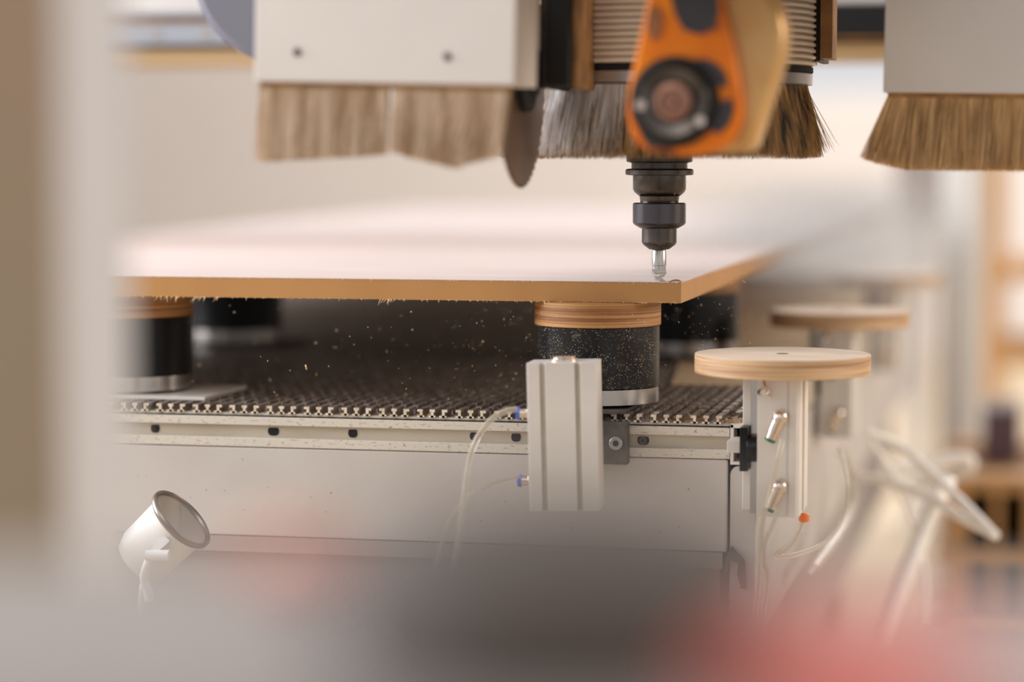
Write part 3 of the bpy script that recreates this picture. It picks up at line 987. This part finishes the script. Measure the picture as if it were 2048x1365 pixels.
t, hw_, h_ = standing('cabinet', 'tall pale cabinet blurred behind the hoses at right', 'cabinet', 1885, 1965, 130, 5.2, M_cab)
MB().box(-hw_, hw_, 0, .5, .08, h_).build('body', M_cab, t, bev=.01)
MB().box(-hw_ + .01, hw_ - .01, -.02, -.002, .12, h_ - .03).build('door', M_cab, t, bev=.004)
MB().box(-hw_ + .02, hw_ - .02, .02, .48, 0, .08).build('plinth', M_grey, t)

t, hw_, h_ = standing('wooden_rack', 'blurred wooden rack with upright posts at the right edge', 'rack', 1975, 2190, 180, 6.4, M_wood)
for sx_ in (-1, 1):
    MB().box(sx_ * hw_ - .04, sx_ * hw_ + .04, 0, .08, 0, h_).build('post', M_wood, t, bev=.004)
    MB().box(sx_ * hw_ - .04, sx_ * hw_ + .04, .5, .58, 0, h_).build('post', M_wood, t, bev=.004)
for z_ in (P(0, 525, 6.4).z, P(0, 760, 6.4).z + .08):
    MB().box(-hw_, hw_, -.01, .6, z_ - .05, z_).build('shelf', M_wood, t, bev=.004)

t, hw_, h_ = standing('machine_tower', 'grey machine shape blurred beneath the right brush', 'machine', 1790, 1895, 300, 7.0, M_grey)
MB().box(-hw_, hw_, 0, .4, P(0, 440, 7).z, h_).build('head', M_grey, t, bev=.02)
MB().box(-hw_ * .5, hw_ * .3, .05, .35, 0, P(0, 440, 7).z).build('stand', M_cab, t, bev=.02)

t, hw_, h_ = standing('wooden_pallet_stack', 'brown timber pallet stack behind the hose ends', 'pallets', 1870, 2120, 950, 4.4, M_wood, .6)
for i in range(4):
    for j in range(3):
        MB().box(-hw_, hw_, j * .25, j * .25 + .12, h_ * (i + 1) / 4 - .03, h_ * (i + 1) / 4 - .005).build('plank', M_wood, t)
    MB().box(-hw_ + .02, -hw_ + .10, 0, .62, h_ * i / 4, h_ * (i + 1) / 4 - .03).build('block', M_wood, t)
    MB().box(hw_ - .10, hw_ - .02, 0, .62, h_ * i / 4, h_ * (i + 1) / 4 - .03).build('block', M_wood, t)
    MB().box(-.05, .05, 0, .62, h_ * i / 4, h_ * (i + 1) / 4 - .03).build('block', M_wood, t)
pal = h_
a_ = P(1972, 890, 4.6)
b_ = P(2032, 950, 4.6)
o = MB().box(-.035, .035, 0, .2, 0, .10).build('dark_crate', M_dkpurple, bev=.005)
o.location = ((a_.x + b_.x) / 2, b_.y, pal - .005)
tag(o, 'small dark purple box standing on the pallet stack', 'box')

# ================================================================ foreground, far out of focus
fa, fb = P(125, 600, 1.13), P(-350, 600, 1.13)
Tg = thing('machine_post', 'wide blurred upright post filling the left edge in the foreground', 'post', (fa.x, fa.y, 0))
MB().box(-.135, -.0, 0, .088, .0, 1.9).build('post_body', M_fg_light, Tg, bev=.003)
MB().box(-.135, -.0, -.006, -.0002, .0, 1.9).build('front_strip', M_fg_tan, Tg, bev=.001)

# grey cover with things on it
def fgbox(name, label, cat, px, py, d, sx, sy, sz, m, bev, rotx=0):
    o = MB().box(-sx / 2, sx / 2, -sy / 2, sy / 2, -sz, 0).build(name, m, bev=bev, seg=4)
    o.location = P(px, py, d)
    return tag(o, label, cat)

cz_ = P(700, 1240, .66).z
cv = MB().box(-.20, .25, -.14, .09, -.9, 0).build('front_console', M_fg_grey, bev=.012, seg=4)
cq = P(700, 1240, .66)
cv.location = cq
cv.dimensions
tag(cv, 'blurred grey console slab across the bottom of the picture', 'console')
def dome(name, label, cat, px, d, r, h, m, sx=1, sy=1):
    q = P(px, 1200, d)
    o = MB().lathe([(r * .9 * 1.0, 0), (r, h * .15), (r, h * .6), (r * .85, h * .85), (r * .5, h), (r * .05, h)], 48).build(name, m, smooth=60)
    o.location = (q.x, q.y, cq.z)
    o.scale = (sx, sy, 1)
    return tag(o, label, cat)
dome('dark_hump', 'large dark rounded shape blurred at the bottom centre', 'rubber hump', 1115, .60, .048, .040, M_fg_dark, 1.12, 1.5)
dome('red_dome', 'large red rounded shape blurred at bottom right', 'red dome', 1690, .56, .035, .015, M_red, 1.0, 1.2)
dome('red_dome', 'small faint pink red shape blurred left of the dark hump', 'red dome', 585, .73, .013, .012, M_pink)
bg_ = P(2060, 1390, .62)
o = MB().box(-.025, .03, -.02, .03, -.06, .006).build('pale_block', M_white, bev=.008, seg=4)
o.location = bg_
tag(o, 'pale blue grey shape in the bottom right corner', 'block')
